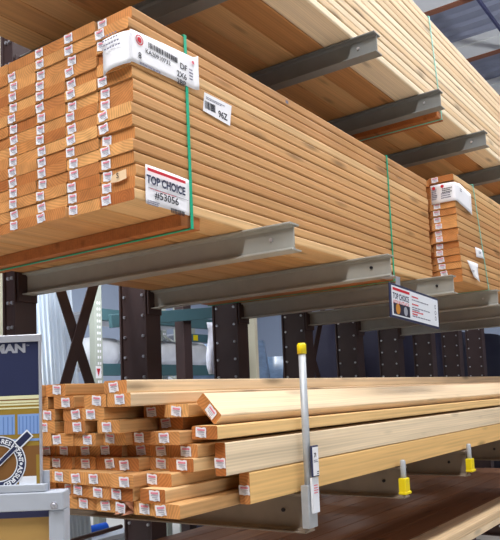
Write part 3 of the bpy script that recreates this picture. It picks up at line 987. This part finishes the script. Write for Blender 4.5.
# slotted beige upright and shelving with stock
def shelf_rack(x0, x1, y0, depth, zs, label, upr='sage'):
    t = thing('shelf_rack', ((x0+x1)/2, y0, FL), label, 'shelving', None)
    w = (x1-x0)/2
    for sx in (-1, 1):
        for yy in (0, depth):
            mb = MB()
            mb.bbox(sx*w-0.04, sx*w+0.04, yy-0.035, yy+0.035, 0, 2.9, 0.004)
            mb.build('upright', upr, t)
            sl = MB()
            z = 0.9
            while z < 2.4:
                sl.box(sx*w-0.018, sx*w-0.004, yy-0.0365, yy-0.035, z, z+0.022)
                sl.box(sx*w+0.006, sx*w+0.02, yy-0.0365, yy-0.035, z, z+0.022)
                z += 0.05
            sl.build('slot_row', 'white', t)['kind'] = 'stuff'
        mb = MB()
        for k in range(3):
            mb.tube((sx*w, 0, 0.4+0.7*k), (sx*w, depth, 0.9+0.7*k), 0.014, 6)
        mb.build('side_brace', upr, t)
    for z in zs:
        mb = MB()
        mb.bbox(-w+0.04, w-0.04, -0.03, 0.02, z-FL-0.10, z-FL, 0.004); mb.build('beam', 'teal', t)
        mb = MB(); mb.box(-w+0.04, w-0.04, 0.02, depth, z-FL-0.02, z-FL-0.0); mb.build('deck', 'silver', t)
    return t


def stock(x, y, z, w, d, h, m, label, name='shrink_wrapped_pack', cat='stock', group=None):
    mb = MB(); n = 6
    rnd = random.Random(int(x*1000+z*77))
    bm = bmesh.new(); bmesh.ops.create_cube(bm, size=1)
    bmesh.ops.subdivide_edges(bm, edges=bm.edges[:], cuts=3, use_grid_fill=True)
    for v in bm.verts:
        c = v.co; bul = 1-0.10*((c.x*2)**2*(c.z*2)**2+(c.y*2)**2*(c.z*2)**2)
        j = 0.02
        v.co = Vector((c.x*w*bul+rnd.uniform(-j, j)*w, c.y*d*bul+rnd.uniform(-j, j)*d, (c.z+0.5)*h + (rnd.uniform(-j, 0)*h if c.z > 0 else 0)))
    bm.verts.index_update()
    mb.add([v.co.copy() for v in bm.verts], [[v.index for v in f.verts] for f in bm.faces], 0, True)
    bm.free()
    o = mb.build(name, m); o.location = (x, y, z)
    return tag(o, label, cat, group)


SY = 3.05
xa = bx(96, SY)
shelf_rack(xa, xa+1.8, SY, 0.9, (-0.62, -0.24, 0.22), 'beige slotted shelving behind the first cross brace')
nm = ['white', 'bag', 'clear']
for r, z in enumerate((-0.62, -0.24)):
    for k in range(4):
        stock(xa+0.26+0.42*k, SY+0.40, z+0.001, 0.38, 0.5, 0.24 if r else 0.22, 'bag', f'white wrapped pack on the {"upper" if r else "lower"} beige shelf, {ORD[k]} from its slotted upright', group='white packs on the beige shelving')
xb2 = bx(93, SY)-1.45
# red and white tag on the upright
q = at(98.5, 371, y=SY-0.037)
tg = MB(); tg.box(-0.03, 0.03, -0.0006, 0.0, -0.06, 0.04)
t2 = tg.build('shelf_tag', 'white'); t2.location = (q.x, SY-0.0372, q.z); tag(t2, 'white tag with a red arrow on the beige slotted upright', 'tag')
ar = MB(); ar.add([(-0.02, -0.001, 0.02), (0.02, -0.001, 0.02), (0.0, -0.001, -0.045)], [(0, 1, 2)]); ar.build('red_arrow', 'red', t2)

# second shelving seen between further posts
SY2 = 4.4
xc = bx(178, SY2)
shelf_rack(xc, xc+1.35, SY2, 0.9, (-0.62, -0.12, 0.25), 'pale shelving seen between the second and third rack posts', 'sage')
for k in range(3):
    stock(xc+0.27+0.40*k, SY2+0.42, -0.618, 0.36, 0.6, 0.34, 'bag', f'white wrapped goods on the pale far shelf, {ORD[k]} along', group='white goods on the far shelving')
for k in range(3):
    stock(xc+0.27+0.40*k, SY2+0.42, -0.118, 0.36, 0.6, 0.2, 'bag', f'white carton on the top pale far shelf, {ORD[k]} along', 'carton', 'carton', 'cartons on the far shelving')
for u, v in ((185, 334), (202, 336), (195, 322)):
    q = at(u, v, y=SY2-0.031); q.z = -0.17 if v > 330 else 0.20
    mb = MB(); mb.bbox(-0.045, 0.045, -0.004, 0.0, -0.035, 0.035, 0.002)
    o = mb.build('price_card', 'yellow'); o.location = q
    tag(o, f'yellow price card on the far shelving, {ORD[[185, 202, 195].index(u)]} along', 'price card', 'yellow price cards')

# dark back-to-back frame behind the main posts
def dark_frame(u0, u1, y, label):
    x0 = bx(u0, y); x1 = bx(u1, y)
    t = thing('dark_rack_frame', (x0, y, FL), label, 'rack frame')
    mb = MB(); mb.bbox(0, x1-x0, 0, 0.1, 0, 2.6, 0.004); mb.build('upright', 'post', t)
    mb = MB(); T_ = Matrix.Rotation(math.radians(-7), 4, 'Y')
    mb.bbox(-0.6, 0.75, -0.04, -0.002, 2.24, 2.34, 0.004, 0, T_); mb.build('beam', 'teal', t)
    return t


dark_frame(184, 192, 2.6, 'dark rack frame with a sloping teal beam behind second post')
# polythene hanging in the gap
q = at(206, 322, y=2.2)
mb = MB(); vs = []; n = 10
for i in range(n+1):
    for k in range(9):
        f = i/n; g = k/8
        vs.append((-0.10+0.20*f*(0.55+0.45*g)+0.02*math.sin(g*6), 0.02*math.sin(f*14+g*3), -0.42*g))
mb.add(vs, [(i*9+k, (i+1)*9+k, (i+1)*9+k+1, i*9+k+1) for i in range(n) for k in range(8)], 0, True)
o = mb.build('polythene_drape', 'clear'); o.location = (q.x+0.12, 2.2, q.z)
md = o.modifiers.new('thickness', 'SOLIDIFY'); md.thickness = 0.001
tag(o, 'milky polythene draped beside the third rack post', 'polythene')
mb = MB(); mb.bbox(-0.07, 0.07, 0, 0.2, 0, ZO-0.48, 0.01); 
o = mb.build('dark_carton_stack', 'dark'); o.location = (q.x+0.17, 2.26, FL); tag(o, 'tall dark carton stack behind the third rack post', 'carton stack')

# blue-grey wrapped pallet, wall panels and timber further along
def pallet_load(u0, u1, y, zt, label, m='wrap'):
    x0, x1 = bx(u0, y), bx(u1, y)
    t = thing('wrapped_pallet', ((x0+x1)/2, y+0.5, FL), label, 'pallet load')
    mb = MB()
    for k in (-1, 0, 1): mb.bbox(k*(x1-x0)*0.44-0.04, k*(x1-x0)*0.44+0.04, -0.45, 0.45, 0, 0.10, 0.004)
    mb.bbox(-(x1-x0)/2, (x1-x0)/2, -0.46, 0.46, 0.10, 0.125, 0.004)
    mb.build('pallet', 'spacer', t)
    o = stock(0, 0, 0.127, (x1-x0)*0.98, 0.9, zt-FL-0.13, m, 'x')
    for k in ('label', 'category'): del o[k]
    o.name = 'wrapped_load'; o.parent = t
    return t


pallet_load(246, 278, 2.9, 0.05, 'tall pallet load in blue grey wrap behind the third rack bay')
pallet_load(316, 345, 3.4, 0.0, 'pale blue wrapped pallet load behind the second cross brace', 'wrap')
for u0, u1, lb in ((346, 371, 'added dark load behind the fifth rack post'), (394, 428, 'added dark load in the shade behind the sixth post'), (440, 474, 'added dark load far along behind the rack'), (477, 512, 'farthest added dark load behind the rack')):
    pallet_load(u0, u1, 2.2 if u0 != 346 else 2.5, 0.35, lb, 'dark')  # dark loads added to darken the gaps between the far posts
pallet_load(368, 392, 4.2, -0.05, 'far blue grey wrapped pallet load past the fifth post', 'wrap')
mb = MB(); xg = bx(252, 2.55); mb.bbox(xg-0.02, xg+0.03, 2.5, 2.6, FL, 0.4, 0.004)
tag(mb.build('pale_upright', 'beige', None, (xg, 2.55, FL)), 'pale upright beside the blue grey pallet load', 'upright')
# timber behind cross brace and reddish boards far right
for k in range(4):
    x0 = bx(312, 2.3)
    add_board(board_mesh('brown_board', bx(341, 2.3)-bx(312, 2.3), 0.14, 0.14, ('spacer', 'fir_end')), (x0, 2.3, -0.52-0.145*k-0.14+0.02), None, f'brown timber baulk behind the second cross brace, {ORD[k]} from the top', 'brown baulks behind the rack')
ped = MB(); ped.bbox(bx(312, 2.3)+0.05, bx(341, 2.3)-0.05, 2.31, 2.43, FL, -0.52-0.145*3-0.12, 0.004)
tag(ped.build('timber_bearer', 'post', None, (bx(312, 2.3)+0.5, 2.37, FL)), 'dark bearer carrying the brown timber baulks', 'bearer')
meR = board_mesh('red_brown_board', 3.2, 0.12, 0.05, ('redbrown', 'redbrown'))
x0 = bx(398, 1.75)
for r in range(6):
    add_board(meR, (x0+random.uniform(-.03, .03), 1.75, -0.80+0.0515*r), None, f'red brown board stacked in the dark behind the rack, {ORD[r]} from below', 'red brown boards behind the rack')
ped = MB(); ped.bbox(x0+0.2, x0+3.0, 1.77, 1.86, FL, -0.801, 0.004)
tag(ped.build('timber_bearer', 'post', None, (x0+1, 1.8, FL)), 'dark bearer carrying the red brown boards', 'bearer')
# a blue roll on a bench and a dark tie rod below the pile
q = at(80, 533, y=2.2)
mb = MB(); mb.tube((bx(40, 2.3), 2.3, 0), (bx(40, 2.3)+0.52, 2.3, 0), 0.035, 16)
o = mb.build('blue_roll', 'blue'); 
zq = at(80, 533.5, y=2.3).z
o.location.z = zq; tag(o, 'bright blue plastic roll on a bench below the loose pile', 'roll')
bn = thing('low_bench', (bx(60, 2.3), 2.3, FL), 'dark low bench under the blue roll', 'bench')
mb = MB(); mb.bbox(-0.35, 0.55, -0.12, 0.2, zq-FL-0.065, zq-FL-0.0355, 0.004); mb.build('bench_top', 'frame', bn)
for sx in (-0.3, 0.5):
    mb = MB(); mb.bbox(sx-0.02, sx+0.02, -0.1, 0.18, 0, zq-FL-0.0655, 0.003); mb.build('leg', 'frame', bn)
sk = MB()
a = at(60, 544, y=0.9); b = at(121, 526.5, y=1.10)
sk.tube(a, b, 0.010, 8)
tag(sk.build('base_tie_rod', 'post', None, a), 'dark tie rod sloping up to the second rack post below the pile', 'tie rod')

# ------------------------------------------------------------------ shell
mb = MB(); mb.box(-8, 16, -7, 11, FL-0.1, FL); struct(mb.build('floor', 'concrete', None, (4, 2, FL)))
mb = MB(); mb.box(-8, 16, 10.8, 11, FL, 4.6); struct(mb.build('wall_back', 'wallp', None, (4, 10.9, FL)))
mb = MB(); mb.box(15.8, 16, -7, 11, FL, 4.6); struct(mb.build('wall_right', 'wallp', None, (15.9, 2, FL)))
mb = MB(); x = -8.0; zc = 4.62; vs = []
y = -7
prof = []
while y < 11:
    prof += [(y, 0), (y+0.10, 0), (y+0.13, 0.05), (y+0.27, 0.05)]; y += 0.30
for (yy, dz) in prof: vs += [(-8, yy, zc+dz), (16, yy, zc+dz)]
# ribs run across the aisle direction
vs = []
prof = []
x = -8.0
while x < 16:
    prof += [(x, 0), (x+0.12, 0), (x+0.15, 0.05), (x+0.27, 0.05)]; x += 0.30
for (xx, dz) in prof: vs += [(xx, -7, zc+dz), (xx, 11, zc+dz)]
mb.add(vs, [(2*i, 2*i+1, 2*i+3, 2*i+2) for i in range(len(prof)-1)])
struct(mb.build('ceiling', 'deck', None, (4, 2, zc)))
xb0 = at(427, 15, z=zc-0.32).x
for k in range(-3, 5):
    x = xb0+1.68*k
    mb = MB(); mb.box(x-0.06, x+0.06, -7, 11, zc-0.30, zc-0.10)
    mb.box(x-0.08, x+0.08, -7, 11, zc-0.10, zc)
    mb.box(x-0.05, x+0.05, -7, 11, zc-0.32, zc-0.301, 1)
    struct(mb.build('ceiling_beam', ['joist', 'primer'], None, (x, 2, zc)))
for k in range(5):
    y = -3.33+1.45*k
    mb = MB(); mb.box(-8, 16, y-0.014, y+0.014, zc-0.42, zc-0.365)
    struct(mb.build('ceiling_purlin', 'purlin', None, (4, y, zc)))

# ------------------------------------------------------------------ light
def area(name, loc, target, sx, sy, power, col=(1, 0.97, 0.92)):
    l = bpy.data.lights.new(name, 'AREA'); l.shape = 'RECTANGLE'; l.size = sx; l.size_y = sy; l.energy = power; l.color = col
    o = bpy.data.objects.new(name, l); COL.objects.link(o); o.location = loc
    d = Vector(target)-Vector(loc)
    o.rotation_euler = d.to_track_quat('-Z', 'Y').to_euler()
    return o


for k in range(5):
    x = -3.5+2.4*k
    area('aisle_lamp', (x, -1.0, 3.15), (x, -1.0, 0), 1.5, 0.35, (140, 115, 72, 72, 72)[k], (1, 0.985, 0.965))
    area('added_ceiling_fill', (x, -1.0, 3.22), (x, -1.0, 9), 1.3, 0.35, 110, (0.92, 0.95, 1.0))  # upward fill added to brighten the ceiling
area('added_front_fill', (1.5, -6.2, 0.45), (1.5, 0, 0.45), 7.0, 0.9, 120, (0.97, 0.98, 1.0))  # invented low fill from the front, for the pile faces; no known window
area('added_rack_fill', (0.75, 1.46, 0.5), (0.85, 1.75, -0.5), 0.9, 0.15, 11, (0.92, 0.96, 1.0))  # unseen fill added to brighten the corrugated sheets
area('added_rack_fill', (2.0, 2.6, 0.6), (2.2, 3.1, -0.4), 1.2, 0.2, 22, (0.92, 0.96, 1.0))  # unseen fill added for the near shelving
area('added_rack_fill', (3.6, 3.9, 0.85), (3.6, 4.1, -0.5), 2.0, 0.2, 30, (0.92, 0.96, 1.0))  # unseen fill added for the far shelving
area('added_end_fill', (-3.0, 0.9, 3.9), (-3.0, 0.9, 0), 1.3, 0.5, 190, (1, 0.985, 0.965))  # unseen light added for the board ends and the floor at left
for x, y in ((2.5, 7.2), (7, 7.2), (11, 6)):
    area('store_lamp', (x, y, 3.9), (x, y, 0), 1.3, 0.6, 180, (0.92, 0.96, 1.0))
w = bpy.data.worlds.new('world'); SC.world = w; w.use_nodes = True
w.node_tree.nodes['Background'].inputs['Color'].default_value = (0.80, 0.82, 1.0, 1)
w.node_tree.nodes['Background'].inputs['Strength'].default_value = 0.05

for o in list(SC.objects):
    if o.parent is None: o.location.z += ZO

vs_ = SC.view_settings
vs_.view_transform = 'Standard'; vs_.look = 'None'; vs_.gamma = 1; vs_.use_curve_mapping = False
vs_.exposure = -0.2
